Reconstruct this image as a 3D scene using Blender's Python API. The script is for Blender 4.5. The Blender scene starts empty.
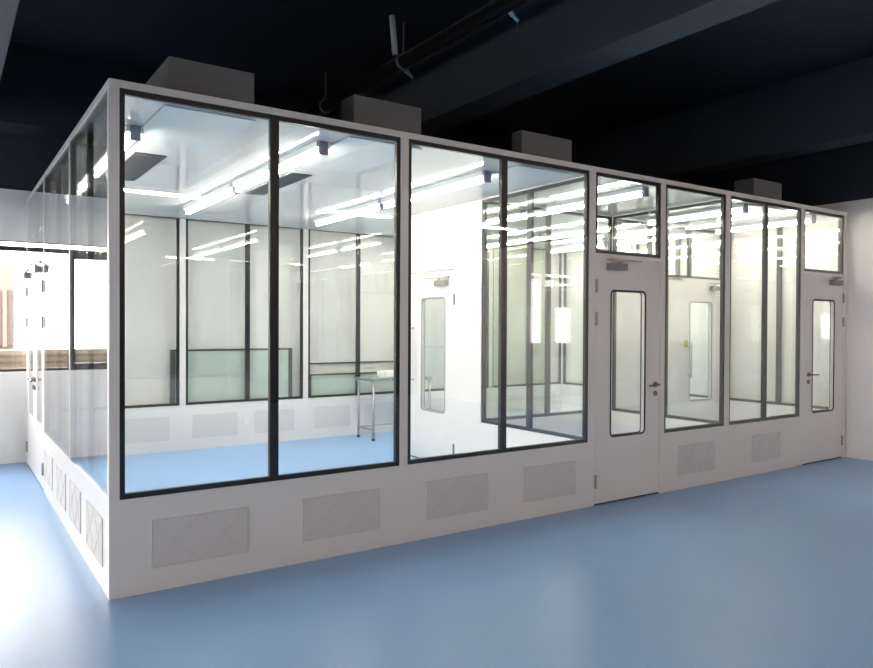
import bpy, bmesh, math, random
from mathutils import Matrix, Vector
from mathutils.geometry import tessellate_polygon
random.seed(7)
sc = bpy.context.scene
COL = sc.collection
PI = math.pi

# ------------------------------------------------------------------ materials
def new_mat(name):
    m = bpy.data.materials.new(name); m.use_nodes = True
    nt = m.node_tree; nt.nodes.clear()
    out = nt.nodes.new('ShaderNodeOutputMaterial')
    return m, nt, out

def pbr(name, col, rough=.5, metal=0., noise=0.02, nscale=6., bump=0., coat=0., spec=.5, bscale=60., rvar=0.):
    m, nt, out = new_mat(name)
    b = nt.nodes.new('ShaderNodeBsdfPrincipled')
    b.inputs['Roughness'].default_value = rough
    b.inputs['Metallic'].default_value = metal
    b.inputs['Specular IOR Level'].default_value = spec
    if coat: b.inputs['Coat Weight'].default_value = coat; b.inputs['Coat Roughness'].default_value = .08
    nt.links.new(b.outputs[0], out.inputs[0])
    tc = nt.nodes.new('ShaderNodeTexCoord')
    n = nt.nodes.new('ShaderNodeTexNoise'); n.inputs['Scale'].default_value = nscale; n.inputs['Detail'].default_value = 4
    nt.links.new(tc.outputs['Object'], n.inputs['Vector'])
    r = nt.nodes.new('ShaderNodeValToRGB')
    r.color_ramp.elements[0].position = .3; r.color_ramp.elements[1].position = .7
    r.color_ramp.elements[0].color = (*[max(0, c*(1-noise)) for c in col], 1)
    r.color_ramp.elements[1].color = (*[min(1, c*(1+noise)) for c in col], 1)
    nt.links.new(n.outputs['Fac'], r.inputs['Fac']); nt.links.new(r.outputs[0], b.inputs['Base Color'])
    if rvar:
        mr = nt.nodes.new('ShaderNodeMapRange'); mr.inputs['To Min'].default_value = max(0, rough-rvar); mr.inputs['To Max'].default_value = rough+rvar
        mr.inputs['From Min'].default_value = .3; mr.inputs['From Max'].default_value = .7
        nt.links.new(n.outputs['Fac'], mr.inputs['Value']); nt.links.new(mr.outputs[0], b.inputs['Roughness'])
    if bump:
        n2 = nt.nodes.new('ShaderNodeTexNoise'); n2.inputs['Scale'].default_value = bscale; n2.inputs['Detail'].default_value = 3
        nt.links.new(tc.outputs['Object'], n2.inputs['Vector'])
        bp = nt.nodes.new('ShaderNodeBump'); bp.inputs['Strength'].default_value = bump; bp.inputs['Distance'].default_value = .01
        nt.links.new(n2.outputs['Fac'], bp.inputs['Height']); nt.links.new(bp.outputs[0], b.inputs['Normal'])
    return m

def emit(name, col, s):
    m, nt, out = new_mat(name)
    e = nt.nodes.new('ShaderNodeEmission'); e.inputs[0].default_value = (*col, 1); e.inputs[1].default_value = s
    nt.links.new(e.outputs[0], out.inputs[0]); return m

def glass(name, tint):
    # clear sheet: sees straight through, mirrors by the angle the sheet is met at
    m, nt, out = new_mat(name)
    L = nt.links.new
    g = nt.nodes.new('ShaderNodeNewGeometry')
    d = nt.nodes.new('ShaderNodeVectorMath'); d.operation = 'DOT_PRODUCT'
    L(g.outputs['Incoming'], d.inputs[0]); L(g.outputs['Normal'], d.inputs[1])
    def mth(op, a, b=None):
        n = nt.nodes.new('ShaderNodeMath'); n.operation = op
        for i, v in enumerate((a, b)):
            if v is None: continue
            if isinstance(v, (int, float)): n.inputs[i].default_value = v
            else: L(v, n.inputs[i])
        return n.outputs[0]
    ab = mth('ABSOLUTE', d.outputs['Value'])
    inv = mth('SUBTRACT', 1., ab)
    pw = mth('POWER', inv, 4.6)
    f = mth('ADD', mth('MULTIPLY', pw, .965), .032)
    t = nt.nodes.new('ShaderNodeBsdfTransparent'); t.inputs[0].default_value = (*tint, 1)
    gl = nt.nodes.new('ShaderNodeBsdfGlossy'); gl.inputs['Roughness'].default_value = 0.0
    gl.inputs[0].default_value = (1, 1, 1, 1)
    mx = nt.nodes.new('ShaderNodeMixShader')
    L(f, mx.inputs[0]); L(t.outputs[0], mx.inputs[1]); L(gl.outputs[0], mx.inputs[2]); L(mx.outputs[0], out.inputs[0])
    return m

def grille_mat(name, base, hole, pitch):
    m, nt, out = new_mat(name); L = nt.links.new
    b = nt.nodes.new('ShaderNodeBsdfPrincipled'); b.inputs['Roughness'].default_value = .5
    tc = nt.nodes.new('ShaderNodeTexCoord')
    mp = nt.nodes.new('ShaderNodeMapping'); mp.inputs['Scale'].default_value = (1/pitch, 0, 1/pitch)
    L(tc.outputs['Object'], mp.inputs[0])
    v = nt.nodes.new('ShaderNodeTexVoronoi'); v.inputs['Randomness'].default_value = 0.; v.inputs['Scale'].default_value = 1.
    L(mp.outputs[0], v.inputs['Vector'])
    r = nt.nodes.new('ShaderNodeValToRGB'); r.color_ramp.elements[0].position = .30; r.color_ramp.elements[1].position = .36
    r.color_ramp.elements[0].color = (*hole, 1); r.color_ramp.elements[1].color = (*base, 1)
    L(v.outputs['Distance'], r.inputs[0]); L(r.outputs[0], b.inputs['Base Color']); L(b.outputs[0], out.inputs[0])
    return m

M = {}
M['tinted'] = glass('grey_green_glass', (.90, .92, .885))
M['closer'] = pbr('closer_grey', (.27, .255, .245), .45)
M['panel'] = pbr('panel_coated_steel', (.82, .772, .73), .28, noise=.012, nscale=1.3)
M['panel_in'] = pbr('ceiling_coated_steel', (.68, .68, .66), .05, noise=.01, nscale=1.)
M['black'] = pbr('black_anodised', (.006, .006, .0065), .4, noise=.1)
M['gasket_grey'] = pbr('grey_gasket', (.34, .34, .335), .5)
M['gasket'] = pbr('black_gasket', (.015, .015, .016), .55)
M['glass'] = glass('clear_glass', (.993, .998, .994))
M['steel'] = pbr('brushed_steel', (.50, .49, .48), .32, metal=1., noise=.08, nscale=30)
M['bronze'] = pbr('dull_steel_handle', (.26, .23, .21), .35, metal=1., noise=.08, nscale=30)
M['hinge'] = pbr('grey_hinge', (.36, .34, .32), .45, metal=.3)
M['grille'] = grille_mat('perforated_grille', (.75, .70, .67), (.635, .59, .56), .014)
M['grille_rib'] = pbr('filter_rib', (.68, .635, .605), .6)
M['ffu'] = pbr('galvanised_housing', (.175, .168, .162), .6, noise=.06, nscale=5)
M['filter'] = pbr('pale_blue_filter', (.64, .69, .70), .25, noise=.01)
M['dark_vent'] = grille_mat('dark_vent', (.10, .105, .11), (.03, .03, .03), .02)
M['lampbody'] = pbr('lamp_body', (.8, .8, .8), .3)
M['cap'] = pbr('lamp_end_cap', (.24, .23, .33), .4)
M['tube'] = emit('lit_tube', (1., .955, .85), 27.)
M['halltube'] = emit('lit_hall_tube', (1., .82, .69), 95.)
M['hallwall'] = pbr('painted_wall', (.90, .855, .815), .75, noise=.03, nscale=.8, bump=.03)
M['dark'] = pbr('black_ceiling_paint', (.025, .030, .041), .6, noise=.25, nscale=.7, bump=.05, bscale=8)
M['beam'] = pbr('charcoal_beam_paint', (.070, .078, .096), .55, noise=.12, nscale=1.2, bump=.05, bscale=10)
M['duct'] = pbr('black_pipe', (.016, .016, .017), .4)
M['floor'] = pbr('blue_epoxy', (.28, .475, .78), .31, noise=.03, nscale=.9, bump=.01, bscale=5., spec=.32)
M['winframe'] = pbr('brown_black_window_frame', (.035, .026, .026), .45)
M['white'] = pbr('white_plastic', (.85, .85, .84), .35)
M['pvc'] = pbr('pale_pvc', (.62, .60, .60), .5)
M['valve'] = pbr('pale_blue_metal', (.50, .66, .78), .35)
M['green'] = pbr('frosted_green_glass', (.62, .69, .62), .16, noise=.06, nscale=2.)
M['greenframe'] = pbr('dark_green_grey_frame', (.075, .085, .075), .4)
M['sticker'] = pbr('green_sticker', (.42, .48, .08), .5)
M['tabletop'] = pbr('table_top_steel', (.50, .53, .50), .25, metal=.7)
M['facade'] = pbr('pale_render', (.19, .155, .135), .85, noise=.05)
M['facade_win'] = pbr('pink_grey_window', (.10, .078, .074), .5)  # one even pinkish grey for the facade window
M['ledge'] = pbr('beige_stone', (.15, .115, .08), .8)
M['parapet'] = pbr('pale_parapet', (.27, .235, .20), .85, noise=.05)
M['ground'] = pbr('pale_paving', (.13, .125, .115), .9)

# ------------------------------------------------------------------ mesh helpers
class MB:
    def __init__(self): self.v = []; self.f = []
    def box(self, a, b):
        x0, y0, z0 = a; x1, y1, z1 = b; i = len(self.v)
        self.v += [(x0,y0,z0),(x1,y0,z0),(x1,y1,z0),(x0,y1,z0),(x0,y0,z1),(x1,y0,z1),(x1,y1,z1),(x0,y1,z1)]
        self.f += [tuple(i+k for k in q) for q in ((0,3,2,1),(4,5,6,7),(0,1,5,4),(1,2,6,5),(2,3,7,6),(3,0,4,7))]
        return self
    def tube(self, p, q, r, n=14, r2=None):
        p = Vector(p); q = Vector(q); r2 = r if r2 is None else r2
        d = (q-p).normalized(); u = d.orthogonal().normalized(); w = d.cross(u); i = len(self.v)
        for c, rr in ((p, r), (q, r2)):
            for k in range(n):
                a = 2*PI*k/n; self.v.append(tuple(c + u*math.cos(a)*rr + w*math.sin(a)*rr))
        for k in range(n): self.f.append((i+k, i+(k+1)%n, i+n+(k+1)%n, i+n+k))
        self.f.append(tuple(i+n-1-k for k in range(n))); self.f.append(tuple(i+n+k for k in range(n)))
        return self
    def bar(self, p, q, w, d, up=(0,0,1)):
        p = Vector(p); q = Vector(q); t = (q-p).normalized(); s = t.cross(Vector(up)).normalized(); u = s.cross(t); i = len(self.v)
        for c in (p, q):
            for a, b in ((-1,-1),(1,-1),(1,1),(-1,1)): self.v.append(tuple(c + s*a*w/2 + u*b*d/2))
        self.f += [tuple(i+k for k in z) for z in ((0,1,2,3),(7,6,5,4),(0,4,5,1),(1,5,6,2),(2,6,7,3),(3,7,4,0))]
        return self
    def plate(self, outer, holes, y0, y1):
        """flat plate in the local xz plane between y0 and y1 with holes"""
        loops = [outer] + holes
        tris = tessellate_polygon([[Vector((x, z, 0)) for x, z in l] for l in loops])
        flat = [p for l in loops for p in l]; i = len(self.v); n = len(flat)
        self.v += [(x, y0, z) for x, z in flat] + [(x, y1, z) for x, z in flat]
        for t in tris:
            a, b, c = t
            self.f.append((i+a, i+b, i+c)); self.f.append((i+n+c, i+n+b, i+n+a))
        o = 0
        for l in loops:
            m = len(l)
            for k in range(m):
                k2 = (k+1) % m
                self.f.append((i+o+k, i+o+k2, i+n+o+k2, i+n+o+k))
            o += m
        return self
    def build(self, name, mat, parent=None, bevel=0., smooth=False, **tags):
        me = bpy.data.meshes.new(name); me.from_pydata(self.v, [], self.f); me.materials.append(mat)
        bm = bmesh.new(); bm.from_mesh(me)
        bmesh.ops.recalc_face_normals(bm, faces=bm.faces)
        if bevel: bmesh.ops.bevel(bm, geom=[e for e in bm.edges if e.calc_face_angle(0) > .6], offset=bevel, segments=2, affect='EDGES', profile=.6)
        bm.to_mesh(me); bm.free()
        if smooth:
            for p in me.polygons: p.use_smooth = len(p.vertices) == 4
        o = bpy.data.objects.new(name, me); COL.objects.link(o); o.parent = parent
        for k, v in tags.items(): o[k] = v
        return o

def rect(x0, x1, z0, z1): return [(x0,z0),(x1,z0),(x1,z1),(x0,z1)]
def rrect(x0, x1, z0, z1, r, n=6):
    p = []
    for cx, cz, a0 in ((x1-r, z0+r, -PI/2), (x1-r, z1-r, 0), (x0+r, z1-r, PI/2), (x0+r, z0+r, PI)):
        for k in range(n+1):
            a = a0 + PI/2*k/n; p.append((cx+r*math.cos(a), cz+r*math.sin(a)))
    return p
def empty(name, loc, rz=0, label=None, category=None, group=None, kind=None):
    o = bpy.data.objects.new(name, None); COL.objects.link(o); o.location = loc; o.rotation_euler.z = rz
    o.empty_display_size = .1
    if label: o['label'] = label; o['category'] = category
    if group: o['group'] = group
    if kind: o['kind'] = kind
    return o

# ------------------------------------------------------------------ dimensions
L, D, H = 7.80, 4.60, 2.80       # clean booth, metres
T = .05                          # wall thickness
ZS, ZT = .532, 2.76              # glazing from / to
ZD = 2.08                        # door head

def glaze(par, x0, x1, z0, z1, mull=(), fw=.029):
    """black profile ring with glass flush on both faces; local coordinates"""
    cuts = [x0] + [m for m in mull] + [x1]
    MB().plate(rect(x0, x1, z0, z1), [rect(x0+fw, x1-fw, z0+fw, z1-fw)], .009, T-.009).build('window_frame', M['black'], par)
    for m in mull: MB().box((m-.028, .0095, z0+fw), (m+.028, T-.0095, z1-fw)).build('mullion', M['black'], par)
    for a, b in zip(cuts[:-1], cuts[1:]):
        MB().box((a+.001, .002, z0+.001), (b-.001, .008, z1-.001)).box((a+.001, T-.008, z0+.001), (b-.001, T-.002, z1-.001)).build('glass_pane', M['glass'], par)

def vent(par, x0, x1, z0=.13, z1=.40):
    g = MB().box((x0, -.004, z0), (x1, .001, z1)).build('vent_grille', M['grille'], par)
    r = MB(); xm = (x0+x1)/2
    for a, b in ((x0, xm), (xm, x1)):
        for s in (0, 1):
            yr = -.0045-.0008*s
            p = (a+.006, yr, z0+.008 if s else z1-.008); q = (b-.006, yr, z1-.008 if s else z0+.008)
            r.bar(p, q, .012, .002, up=(0,1,0))
    fr = .007
    r.plate(rect(x0, x1, z0, z1), [rect(x0+fr, x1-fr, z0+fr, z1-fr)], -.0055, -.0038)
    r.build('filter_rib', M['grille_rib'], g)

def carcass(par, w, pl, pr, z0=0., ztop=H, solid=()):
    if z0 == 0.: MB().box((pl, .0, .0), (w-pr, T, ZS)).build('base_panel', M['panel'], par)
    if pl: MB().box((0, 0, 0), (pl, T, ztop)).build('post', M['panel'], par)
    if pr: MB().box((w-pr, 0, 0), (w, T, ztop)).build('post', M['panel'], par)
    zt = ZT if ztop == H else ztop-.008
    MB().box((pl, 0, zt), (w-pr, T, ztop)).build('top_rail', M['panel'], par)
    return zt

def glass_module(loc, rz, w, pl, pr, mull, vents, label, group, name='glazed_wall_panel', ztop=H):
    t = empty(name, loc, rz, label, 'glass wall panel', group, 'thing')
    zt = carcass(t, w, pl, pr, ztop=ztop)
    glaze(t, pl, w-pr, ZS, zt, mull)
    for a, b in vents: vent(t, a, b)
    return t

def closer(par, x, z, side, y=0., s=1):
    """door closer; s=+1 arm to the right"""
    c = MB().box((x-.10, y-.055, z-.028), (x+.10, y-.001, z+.028)).build('door_closer', M['closer'], par, bevel=.006)
    MB().tube((x+.03*s, y-.035, z+.026), (x+.03*s, y-.035, z+.05), .012).bar((x+.03*s, y-.035, z+.045), (x+.22*s, y-.10, z+.05), .018, .006)\
        .bar((x+.22*s, y-.10, z+.052), (x-.04*s, y-.012, z+.062), .018, .006).box((x-.07*s-.03, y-.02, z+.052), (x-.07*s+.05, y-.0005, z+.07)).build('closer_arm', M['hinge'], c)
    return c

def lever(par, x, z, y=0., s=-1):
    h = MB().tube((x, y, z), (x, y-.010, z), .025, 20).tube((x, y-.008, z), (x, y-.050, z), .010)\
        .tube((x, y-.046, z), (x+s*.13, y-.046, z-.004), .009, 12, .007).build('door_handle', M['bronze'], par, smooth=True)
    k = MB().tube((x, y, z-.078), (x, y-.010, z-.078), .023, 20).box((x-.004, y-.014, z-.095), (x+.004, y-.009, z-.068)).build('keyhole_plate', M['bronze'], par)

def pull(par, x, z0, z1, y=0.):
    MB().tube((x, y-.05, z0), (x, y-.05, z1), .011).tube((x, y, z0+.04), (x, y-.05, z0+.04), .008).tube((x, y, z1-.04), (x, y-.05, z1-.04), .008)\
        .build('pull_handle', M['steel'], par, smooth=True)

def hinge(par, x, z, y=0.):
    MB().box((x-.010, y-.004, z-.055), (x+.010, y+.001, z+.055)).tube((x, y-.008, z-.055), (x, y-.008, z+.055), .008, 12).build('hinge', M['hinge'], par)

def leaf(par, x0, x1, wx0, wx1, z1=ZD-.012, wz0=.555, wz1=1.79, name='door_leaf', gk='gasket'):
    y0, y1 = .003, T-.003
    lf = MB().plate(rect(x0, x1, .014, z1), [rrect(wx0, wx1, wz0, wz1, .04)], y0, y1).build(name, M['panel'], par)
    go, gi = rrect(wx0-.006, wx1+.006, wz0-.006, wz1+.006, .046), [rrect(wx0+.010, wx1-.010, wz0+.010, wz1-.010, .03)]
    MB().plate(go, gi, y0-.002, y0+.003).plate(go, gi, y1-.003, y1+.002).build('window_gasket', M[gk], lf)
    MB().plate(rrect(wx0+.009, wx1-.009, wz0+.009, wz1-.009, .03), [], y0+.004, y0+.009).plate(rrect(wx0+.009, wx1-.009, wz0+.009, wz1-.009, .03), [], y1-.009, y1-.004).build('glass_pane', M['glass'], lf)
    MB().box((x0, y0+.004, .002), (x1, y1-.004, .014)).build('bottom_seal', M['gasket'], lf)
    return lf

def door_module(loc, rz, w, pl, pr, label, hinge_side, win, inner=False, group='hinged doors of the glass booth'):
    """single door with glazed transom; exterior at local y=0"""
    t = empty('glazed_door_unit', loc, rz, label, 'door', group, 'thing')
    if pl: MB().box((0, 0, 0), (pl, T, H)).build('post', M['panel'], t)
    if pr: MB().box((w-pr, 0, 0), (w, T, H)).build('post', M['panel'], t)
    MB().box((pl, 0, ZT), (w-pr, T, H)).build('top_rail', M['panel'], t)
    MB().box((pl, 0, ZD-.006), (w-pr, T, ZD+.012)).build('door_head', M['panel'], t)
    glaze(t, pl, w-pr, ZD+.012, ZT)
    lf = leaf(t, pl+.005, w-pr-.005, win[0], win[1])
    hx = pl+.012 if hinge_side < 0 else w-pr-.012
    for z in (.20, 1.55, 1.82): hinge(lf, hx, z)
    lx = w-pr-.07 if hinge_side < 0 else pl+.10
    if inner: pull(lf, pl+.07 if hinge_side > 0 else w-pr-.07, .88, 1.30 if inner == 1 else 1.78)
    else: lever(lf, lx, .975, s=hinge_side if hinge_side < 0 else 1)
    closer(lf, (win[0]+.045 if hinge_side < 0 else win[1]-.02), 1.985, 1, s=1 if hinge_side < 0 else -1)
    return t

GV = 'fixed glazed wall panels of the booth'
# front wall -------------------------------------------------------------
glass_module((0,0,0), 0, 1.89, .053, .06, (.935,), ((.215,.765),(1.114,1.666)), 'largest-looking glazed front panel at the near left corner, beside the white corner post', GV)
glass_module((1.89,0,0), 0, 1.82, 0, .07, (2.745-1.89,), ((.155,.70),(1.043,1.60)), 'two-pane front glass panel just left of the nearer grey door', GV)
door_module((3.71,0,0), 0, .89, 0, .06, 'nearer front door with tall rounded window, left of the narrow single-pane panel', -1, (.19, .63))
glass_module((4.60,0,0), 0, .97, 0, .07, (), ((.19,.74),), 'narrow single-pane front glass panel directly right of the nearer door', GV)
glass_module((5.57,0,0), 0, 1.33, 0, .055, (.63,), ((.39,.895),), 'two-pane front glass panel just left of the far right door', GV)
door_module((6.90,0,0), 0, .90, 0, .06, 'far right front door with a slim rounded window, against the hall side wall', 1, (.185, .645))
# left side wall (exterior faces -x) ------------------------------------
glass_module((0,1.48,0), -PI/2, 1.43, .03, 0, (.73,), ((.04,.53),(.76,1.30)), 'left side glass panel nearest the corner post', GV)
glass_module((0,3.035,0), -PI/2, 1.555, .05, 0, (.80,), ((.14,.64),(.91,1.40)), 'left side glass panel between the near side panel and the double door', GV)
t = empty('glazed_double_door_unit', (0,4.548,0), -PI/2, 'white double door at the far end of the left side wall', 'door', 'hinged doors of the glass booth', 'thing')
W = 1.51
MB().box((0,0,0),(.03,T,H)).build('post', M['panel'], t)
MB().box((.03,0,ZT),(W,T,H)).build('top_rail', M['panel'], t)
MB().box((.03,0,ZD-.006),(W,T,ZD+.012)).build('door_head', M['panel'], t)
glaze(t, .03, W, ZD+.012, ZT, (.77,))
for x0, x1, s in ((.035, .767, 1), (.773, W-.005, -1)):
    lf = leaf(t, x0, x1, x0+.16, x1-.16, gk='panel')
    hx = x0+.012 if s > 0 else x1-.012
    for z in (.20, 1.50, 1.82): hinge(lf, hx, z)
    lever(lf, x1-.06 if s > 0 else x0+.06, .95, s=-s)
    closer(lf, x0+.22 if s > 0 else x1-.22, 1.98, 1, s=s)
# back wall (exterior faces +y) ------------------------------------------
xs = [0., 1.617, 3.182, 4.72, 6.26, L]
vx = [((.27,.76),(.93,1.458)), ((1.722,2.268),(2.485,3.018)), ((3.284,3.83),(4.04,4.57)), ((4.83,5.36),(5.6,6.12)), ((6.36,6.9),(7.1,7.62))]
backlab = ['rear glass panel at the left end, beside the double door', 'rear glass panel with the tall green board behind it', 'rear glass panel behind the steel table',
           'rear glass panel right of the one behind the steel table', 'rear glass panel in the far right corner']
for i in range(5):
    a, b = xs[i], xs[i+1]
    t = glass_module((b, D, 0), PI, b-a, .045 if i < 4 else T, .025 if i else T, ((b-a)/2,), (), backlab[i], GV)
    for p, q in vx[i]:
        # grilles face the room
        g = MB().box((b-q, T-.001, .13), (b-p, T+.004, .41)).build('vent_grille', M['grille'], t)
t = MB().box((2.34, D-T-.012, .255), (2.425, D-T, .335)).plate(rect(2.352,2.413,.268,.322), [], D-T-.015, D-T-.011)
t.build('wall_outlet', M['white'], None, label='small white outlet plate between two rear vent grilles', category='outlet', kind='thing')
# right end wall (exterior faces +x) --------------------------------------
ys = [T, 1.53, 3.04, D-T]
endlab = ['right end glass panel of the small room behind the far door', 'middle glass panel of the right end wall', 'right end glass panel in the back corner']
for i in range(3):
    a, b = ys[i], ys[i+1]
    glass_module((L, a, 0), PI/2, b-a, .0 if i == 0 else .03, .03, ((b-a)/2,), (), endlab[i], 'right end glass panels')
# inner partitions --------------------------------------------------------
CY = 1.459
glass_module((3.655, CY+.05, 0), -PI/2, CY+.05-T, .05, 0, (.74,), (), 'glazed partition running back from beside the nearer front door', 'inner glass partitions', ztop=2.735)
glass_module((5.53, CY, 0), -PI/2, CY-T, .0, 0, (.71,), (), 'glazed partition running back between the narrow panel and the right room', 'inner glass partitions', ztop=2.735)
cp = glass_module((3.705, CY, 0), 0, 5.58-3.705, 0, .05, (.865,), (), 'glazed cross partition inside behind the nearer front door', 'inner glass partitions', ztop=2.735)
pn = min((o for o in COL.objects if o.parent == cp and o.name.startswith('glass_pane')), key=lambda o: o.data.vertices[0].co.x)
pn.data.materials[0] = M['tinted']; pn['label'] = 'grey-green tinted pane'
# solid section with door, seen through the front glass
t = empty('solid_door_wall', (3.655, 2.92, 0), -PI/2, 'white solid inner wall with a door, seen through the second front panel', 'door wall', None, 'thing')
w = 2.92-(CY+.05)
x0, x1 = w-(2.80-CY-.05), w-(1.90-CY-.05)
MB().box((0,0,0),(x0,T,2.735)).box((x1,0,0),(w,T,2.735)).box((x0,0,ZD),(x1,T,2.735)).build('wall_panel', M['panel'], t)
wx = (2.92-2.544, 2.92-2.08)
lf = leaf(t, x0+.004, x1-.004, *wx, gk='gasket_grey')
for z in (.20, 1.76): hinge(lf, x1-.012, z)
pull(lf, 2.92-2.695, .84, 1.50)
closer(lf, 2.92-2.12, 1.94, 1, s=-1)
# cross wall in right room
t = empty('inner_door_wall', (5.58, CY, 0), 0, 'white inner wall with a door and green sticker, seen through the narrow front panel', 'door wall', None, 'thing')
w = L-T-5.58; a, b = 6.79-5.58, 7.62-5.58
MB().box((0,0,0),(a,T,ZD)).box((b,0,0),(w,T,2.735)).box((0,0,2.715),(b,T,2.735)).box((0,0,ZD-.02),(b,T,ZD+.01)).build('wall_panel', M['panel'], t)
glaze(t, 0, b, ZD+.01, 2.715, (.62, 1.37))
lf = leaf(t, a+.004, b-.004, 6.935-5.58, 7.39-5.58, wz0=.56, wz1=1.80, gk='gasket_grey')
for z in (.20, 1.5, 1.82): hinge(lf, b-.012, z)
pull(lf, 6.90-5.58, .86, 1.29)
closer(lf, 7.42-5.58, 1.98, 1, s=-1)
MB().box((6.835-5.58, -.0015, 1.235), (6.905-5.58, .0028, 1.32)).build('sticker', M['sticker'], lf, label='yellow-green sticker')

# booth ceiling -----------------------------------------------------------
bc = empty('booth_ceiling', (0,0,0), 0, 'glossy white ceiling panels inside the glass booth', 'booth ceiling', None, 'thing')
cx = [T, 1.617, 3.182, 4.72, 6.26, L-T]
for i in range(5):
    MB().box((cx[i]+.001, T, 2.736), (cx[i+1]-.001, D-T-.006, 2.786)).build('ceiling_panel', M['panel_in'], bc)

# fan filter units on top, filter faces below ------------------------------
FG = 'fan filter units on the booth roof'
def ffu(x0, x1, y0, y1, label, flabel, top=3.005, face=None):
    t = empty('fan_filter_unit', ((x0+x1)/2, (y0+y1)/2, 2.786), 0, label, 'fan filter unit', FG, 'thing')
    a, b = (x1-x0)/2, (y1-y0)/2
    MB().box((-a,-b,0), (a,b,top-2.786)).build('housing', M['ffu'], t, bevel=.004)
    MB().tube((0,0,top-2.786), (0,0,top-2.776), min(a,b)*.7, 24).build('fan_inlet', M['ffu'], t)
    a = a+.02
    if face: a, b = face
    b = .49
    f = empty('ceiling_filter', ((x0+x1)/2, .57, 2.7355), 0, flabel, 'ceiling filter', 'pale filters flush in the booth ceiling', 'thing')
    MB().box((-a,-b,-.012), (a,b,-.004)).build('filter_face', M['filter'], f, bevel=.002)
    MB().box((-a+.02,-b+.02,-.004), (a-.02,b-.02,0)).build('frame', M['panel_in'], f)
ffu(.325, .825, .06, 1.05, 'leftmost box on the booth roof, above the near corner', 'pale ceiling filter nearest the left front corner')
ffu(1.50, 2.03, .06, .24, 'second roof box from the left corner', 'pale ceiling filter right of the second lamp row')
ffu(2.97, 3.51, .08, .20, 'third roof box, above the panel left of the nearer door', 'pale bluish ceiling filter just left of the glazed partition')
ffu(6.08, 6.59, .08, .30, 'rightmost and smallest-looking roof box near the far wall', 'pale ceiling filter above the far two-pane panel')
# ceiling slots ------------------------------------------------------------
for x0, x1, lab in ((.42, .645, 'dark ceiling vent nearest the left corner'), (1.63, 1.81, 'dark ceiling vent beside the second lamp row')):
    t = empty('ceiling_vent', ((x0+x1)/2, 1.95, 2.736), 0, lab, 'vent', 'dark ceiling vents', 'thing')
    a, b = (x1-x0)/2, .56
    MB().plate([(-a,-b),(a,-b),(a,b),(-a,b)], [[(-a+.012,-b+.012),(a-.012,-b+.012),(a-.012,b-.012),(-a+.012,b-.012)]], 0, .006).build('frame', M['black'], t).matrix_local = Matrix(((1,0,0,0),(0,0,1,0),(0,-1,0,0),(0,0,0,1)))
    s = MB()
    for k in range(14): 
        yy = -b+.03 + k*(2*b-.06)/13
        s.bar((-a+.012, yy, -.005), (a-.012, yy, -.005), .03, .001, up=(0,.12,1))
    s.box((-a+.012,-b+.012,-.0015), (a-.012,b-.012,0)).build('louvre', M['dark_vent'], t)

# lamps ----------------------------------------------------------------------
LZ = 2.665
def lamp(x, y0, y1, label, group='tube lights under the booth ceiling', z=LZ, top=2.7355, name='ceiling_tube_light', along='y', mat='tube'):
    t = empty(name, (x, (y0+y1)/2, z) if along == 'y' else ((y0+y1)/2, x, z), 0 if along == 'y' else PI/2, label, 'ceiling light', group, 'thing')
    h = (y1-y0)/2; dz = top-z
    MB().box((-.05, -h, .030), (.05, h, dz)).build('housing', M['lampbody'], t)
    MB().tube((0, -h+.02, 0), (0, h-.02, 0), .014, 12).build('tube', M[mat], t)
    if along == 'x': MB().box((-.17, -h, .030), (.17, h, .042)).box((-.17, -h, 0), (-.165, h, .030)).box((.165, -h, 0), (.17, h, .030)).build('added_light_shield', M['lampbody'], t)  # shield added above the hall tubes, keeps their light off beams and ceiling
    if along == 'x': MB().tube((0,-h+.2,dz),(0,-h+.2,4.3-z),.006).tube((0,h-.2,dz),(0,h-.2,4.3-z),.006).build('hanger_rod', M['hinge'], t)
    for s in (-1, 1):
        MB().box((-.03, s*h-.016, -.022), (.03, s*h+.016, dz)).build('end_cap', M['cap'], t, bevel=.004)
rows = [(.27, .66, .35, 'leftmost lamp row'), (1.41, .33, 0, 'second lamp row'), (2.90, .42, 0, 'third lamp row')]
for x, y0, _, lab in rows:
    lamp(x, y0, 2.05 if y0 < .6 else 2.12, 'front tube light of the ' + lab + ' in the large left room')
    lamp(x, 2.10 if y0 < .6 else 2.17, 3.62, 'rear tube light of the ' + lab + ' in the large left room')
lamp(4.44, .10, 1.32, 'tube light just behind the nearer front door transom')
lamp(5.97, .10, 1.32, 'tube light behind the two-pane panel near the far door')
lamp(7.26, .10, 1.32, 'tube light behind the far right door transom')
for x, lab in ((4.44, 'left'), (5.97, 'middle'), (7.26, 'right')):
    lamp(x, 1.75, 2.97, f'{lab} tube light just behind the inner cross partition')
    lamp(x, 3.15, 4.37, f'{lab} tube light above the back right of the booth')

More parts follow.
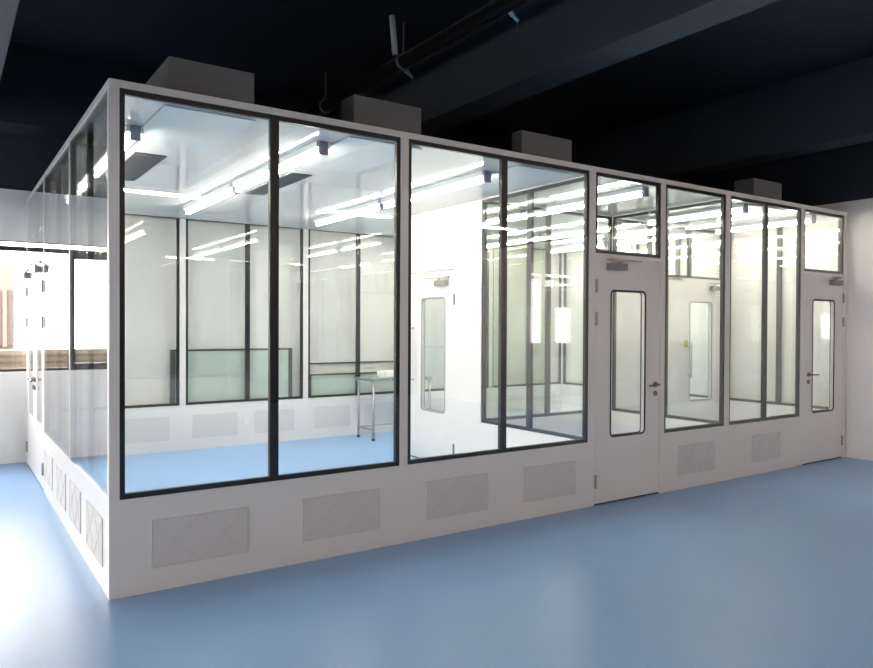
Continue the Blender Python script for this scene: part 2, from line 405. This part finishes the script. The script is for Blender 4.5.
# steel table -------------------------------------------------------------------
t = empty('steel_table', (3.80, 3.90, 0), 0, 'slim steel worktable at the back of the large room, behind the second post', 'table', None, 'thing')
MB().box((0,0,.785), (.95,.48,.80)).box((.012,.012,.76), (.938,.03,.786)).box((.012,.45,.76), (.938,.468,.786)).box((.012,.03,.76),(.03,.45,.786)).box((.92,.03,.76),(.938,.45,.786)).build('table_top', M['tabletop'], t)
for x, y in ((.04,.04),(.91,.04),(.04,.44),(.91,.44)):
    lg = MB().tube((x,y,.03),(x,y,.785), .016).build('leg', M['steel'], t, smooth=True)
    MB().tube((x,y,0),(x,y,.03), .022).build('foot', M['gasket'], lg)
MB().tube((.04,.04,.14),(.04,.44,.14), .009).tube((.91,.04,.14),(.91,.44,.14), .009).tube((.04,.44,.14),(.91,.44,.14), .009).build('stretcher', M['steel'], t)
t = empty('white_instrument', (4.16, 4.12, .80), .3, 'small white rounded instrument lying on the steel table', 'instrument', None, 'thing')
MB().box((-.14,-.08,0),(.14,.08,.09)).build('body', M['white'], t, bevel=.025)
MB().box((-.06,-.03,.089),(.06,.03,.094)).build('lid', M['lampbody'], t)

# green boards behind the rear glazing ------------------------------------------
def board(x0, x1, z1, label, side=.06, y=D+.03, z0=0.):
    t = empty('green_board', (x0, y, z0), 0, label, 'board', None, 'thing')
    w = x1-x0; h = z1-z0
    MB().plate(rect(0,w,0,h), [rect(side,w-side,.04,h-.022)], 0, .04).build('frame', M['greenframe'], t)
    MB().box((side,.012,.04),(w-side,.03,h-.022)).build('board_panel', M['green'], t)
board(1.49, 3.02, 1.19, 'wide frosted green board with dark edges, low behind the rear glass', .05)
board(3.25, 4.72, .84, 'low green board behind the glass beyond the steel table', .04)
MB().box((3.24, D+.09, .965), (4.76, D+.115, .985)).build('wall_rail', M['greenframe'], None, label='thin dark rail on the hall wall above the low green board', category='rail', kind='thing')

# ------------------------------------------------------------------ hall
YB, XL, XR, YF, ZC = 4.72, -7.0, 7.825, -9.0, 4.30
ZP = 2.95   # black paint from here up
def struct(name, mb, mat): return mb.build(name, M[mat], None, kind='structure')
struct('floor', MB().box((XL-.2, YF-.2, -.12), (XR+.2, YB+.2, 0)), 'floor')
struct('ceiling', MB().box((XL-.2, YF-.2, ZC), (XR+.2, YB+.2, ZC+.2)), 'dark')
WZ0, WZ1 = .975, 2.375
def wall_run(name, a, b, axis, pos, th, wins, low='hallwall'):
    """wall along axis between a and b; wins = list of (w0,w1) openings"""
    def bx(mb, s0, s1, z0, z1):
        if axis == 'x': mb.box((s0, min(pos,pos+th), z0), (s1, max(pos,pos+th), z1))
        else: mb.box((min(pos,pos+th), s0, z0), (max(pos,pos+th), s1, z1))
    m = MB()
    if wins:
        bx(m, a, b, 0, WZ0); bx(m, a, b, WZ1, ZP)
        c = a
        for w0, w1 in wins: bx(m, c, w0, WZ0, WZ1); c = w1
        bx(m, c, b, WZ0, WZ1)
    else: bx(m, a, b, 0, ZP)
    struct(name, m, low)
    m = MB(); bx(m, a, b, ZP, ZC); struct(name + '_upper', m, 'dark')
backwins = [(-6.3, -3.4), (-3.0, .10)]
leftwins = [(-8.0, -5.6), (-5.1, -2.7), (-2.2, .2), (.7, 4.0)]
wall_run('wall_back', XL, XR, 'x', YB, .2, backwins)
wall_run('wall_right', YF, YB, 'y', XR, .2, [])
wall_run('wall_left', YF, YB, 'y', XL, -.2, leftwins)
wall_run('wall_front', XL, XR, 'x', YF, -.2, [], 'beam')
struct('trim_1', MB().box((XL, YB-.015, 2.915), (XR, YB, 2.95)), 'duct')
struct('trim_2', MB().box((XR-.012, YF, 2.93), (XR, YB, 2.95)), 'dark')
# windows of the hall
def hall_window(n, w0, w1, axis, pos, splits):
    t = empty('window_%d' % n, (0,0,0), 0, kind='structure')
    fr = MB(); gl = MB()
    y0, y1 = pos+.04, pos+.10
    def B(mb, s0, s1, z0, z1, ya=y0, yb=y1):
        if axis == 'x': mb.box((s0, ya, z0), (s1, yb, z1))
        else: mb.box((pos-.10+(y1-yb), s0, z0), (pos-.04-(ya-y0), s1, z1))
    B(fr, w0, w1, WZ0, WZ0+.028); B(fr, w0, w1, 2.27, 2.318); B(fr, w0, w1, WZ1-.006, WZ1)
    for s in (w0, w1-.03): B(fr, s, s+.03, WZ0+.028, 2.27)
    for s, sash in splits:
        B(fr, s-.035, s+.035, WZ0+.028, 2.27)
        if sash:   # opening sash with a heavier frame
            e = s-.035; b2 = s-.035-sash
            B(fr, b2, e, 2.215, 2.27, y0-.015, y1); B(fr, b2, e, WZ0+.028, WZ0+.075, y0-.015, y1)
            B(fr, b2-.05, b2, WZ0+.028, 2.27, y0-.015, y1)
    B(gl, w0, w1, WZ0+.01, WZ1-.004, y0+.025, y0+.031)
    fr.build('window_frame', M['winframe'], t); gl.build('glass_pane', M['glass'], t)
hall_window(1, -3.0, .10, 'x', YB, ((-.445, .95), (-2.0, 0)))
hall_window(2, -6.3, -3.4, 'x', YB, ((-4.4, .8), ))
for i, (a, b) in enumerate(leftwins): hall_window(3+i, a, b, 'y', XL, (((a+b)/2, 0),))

# beams
struct('beam', MB().box((3.20, YF, 3.5), (3.53, YB, ZC)), 'beam')
struct('beam', MB().box((7.22, YF, 3.5), (7.565, YB, ZC)), 'beam')
struct('beam', MB().box((-.68, YF, 3.5), (-.335, YB, ZC)), 'beam')
struct('beam', MB().box((-4.6, YF, 3.5), (-4.25, YB, ZC)), 'beam')
struct('beam', MB().box((XL, 4.20, 3.5), (XR, YB, ZC-.001)), 'dark')

# black pipe with hangers, sprinklers
PX, PZ = 2.80, 3.93
t = empty('ceiling_pipe', (PX, 0, PZ), 0, 'long black pipe hung under the dark ceiling above the roof boxes', 'pipe', None, 'thing')
MB().tube((0, YF+.01, 0), (0, 4.19, 0), .065, 20).build('pipe_run', M['duct'], t, smooth=True)
for y in (-2.6, -.9, 1.55, 3.2):
    MB().tube((0, y, .06), (0, y, ZC-PZ), .008).tube((0, y-.015, 0), (0, y+.015, 0), .075, 20).build('hanger_rod', M['hinge'], t)
def sprinkler(x, y, z, label):
    t = empty('ceiling_sprinkler', (x, y, z), 0, label, 'sprinkler', 'small sprinkler drops by the pipe', 'thing')
    MB().tube((-.06,0,.04), (0,0,0), .016, 12).tube((-.085,0,.055), (-.05,0,.035), .022, 12).tube((-.08,0,.05), (-.10,0,.064), .010, 12).build('elbow', M['valve'], t, smooth=True)
    MB().tube((0,0,0), (0,0,-.11), .006).build('drop_pipe', M['steel'], t)
    MB().tube((0,0,-.11), (0,0,-.115), .012).build('deflector', M['steel'], t)
    return t
sprinkler(2.97, 1.66, 3.85, 'small pale sprinkler drop above the second roof box')
sprinkler(2.97, .13, 3.86, 'small pale sprinkler drop near the top of the photo')
MB().tube((2.17,.70,3.905), (2.20,.70,3.61), .024, 14).build('hanging_conduit', M['pvc'], None, smooth=True, label='short pale tube hanging from the dark ceiling left of the pipe', category='conduit', kind='thing')
bpy.data.objects['hanging_conduit']
# hall ceiling tubes behind the viewer, mirrored in the front glass
for a, b, lab in ((1.15, 2.35, 'left'), (3.95, 5.15, 'middle'), (6.5, 7.7, 'right')):
    lamp(-5.65, a, b, f'{lab} tube light of the open hall, hung before the booth front', 'tube lights of the open hall', z=3.2, top=3.26, along='x', name='hall_ceiling_light', mat='halltube')

# outside
ob = empty('opposite_building', (0,0,0), 0, 'pale narrow building across the yard, seen through the left hall window', 'building', None, 'thing')
MB().box((-.42, 10.2, -3), (.29, 13, 2.5)).build('facade', M['facade'], ob)
for k in range(1):
    x = .27
    f = MB().box((x-.62, 10.13, 1.12), (x, 10.2, 2.06)).build('window', M['facade_win'], ob)
    MB().box((x-.16, 10.1, 1.1), (x-.10, 10.13, 2.08)).build('window_bar', M['facade'], f)
t = empty('stone_parapet', (0,0,0), 0, 'beige parapet with two dark lines outside the hall windows', 'parapet', None, 'thing')
MB().box((-9, 5.3, -1), (3, 5.5, 1.19)).build('parapet_wall', M['parapet'], t)
MB().box((-9, 5.27, 1.105), (3, 5.3, 1.135)).box((-9, 5.27, 1.03), (3, 5.3, 1.06)).build('ledge', M['ledge'], t)
MB().box((-60, -40, -1.2), (40, 60, -1.0)).build('outside_ground', M['ground'], None, kind='structure')

# ------------------------------------------------------------------ light
w = bpy.data.worlds.new('sky'); sc.world = w; w.use_nodes = True
nt = w.node_tree; bg = nt.nodes['Background']
bg.inputs[0].default_value = (1., .955, .90, 1); bg.inputs[1].default_value = 6.2
def portal(loc, rot, sx, sy):
    l = bpy.data.lights.new('window_portal', 'AREA'); l.shape = 'RECTANGLE'; l.size = sx; l.size_y = sy
    l.cycles.is_portal = True
    o = bpy.data.objects.new('window_portal', l); COL.objects.link(o); o.location = loc; o.rotation_euler = rot
for a, b in backwins: portal(((a+b)/2, YB+.21, (WZ0+WZ1)/2), (-PI/2, 0, 0), b-a, WZ1-WZ0)
for a, b in leftwins: portal((XL-.21, (a+b)/2, (WZ0+WZ1)/2), (PI/2, 0, -PI/2), b-a, WZ1-WZ0)

# ------------------------------------------------------------------ camera
F, yaw, pitch, roll = 723.35, .599461898, -.0109394797, .00433729202
cy, sy, cp, sp = math.cos(yaw), math.sin(yaw), math.cos(pitch), math.sin(pitch)
fwd = Vector((sy*cp, cy*cp, sp)); right = Vector((cy, -sy, 0)); up = right.cross(fwd)
c, s = math.cos(roll), math.sin(roll)
r2 = right*c + up*s; u2 = -right*s + up*c
cam = bpy.data.cameras.new('camera'); co = bpy.data.objects.new('camera', cam); COL.objects.link(co)
m = Matrix((r2, u2, -fwd)).transposed().to_4x4(); m.translation = Vector((-.73719994, -4.18911632, 1.48263845))
co.matrix_world = m
cam.sensor_width = 36; cam.sensor_fit = 'HORIZONTAL'; cam.lens = F/873*36; cam.clip_end = 200
sc.camera = co

cy_ = sc.cycles
cy_.max_bounces = 12; cy_.diffuse_bounces = 6; cy_.glossy_bounces = 8; cy_.transparent_max_bounces = 40; cy_.transmission_bounces = 8
cy_.sample_clamp_indirect = 12
cy_.use_denoising = True
sc.view_settings.view_transform = 'Standard'; sc.view_settings.look = 'None'
sc.view_settings.exposure = 1.3; sc.view_settings.gamma = 1.
sc.view_settings.use_curve_mapping = False
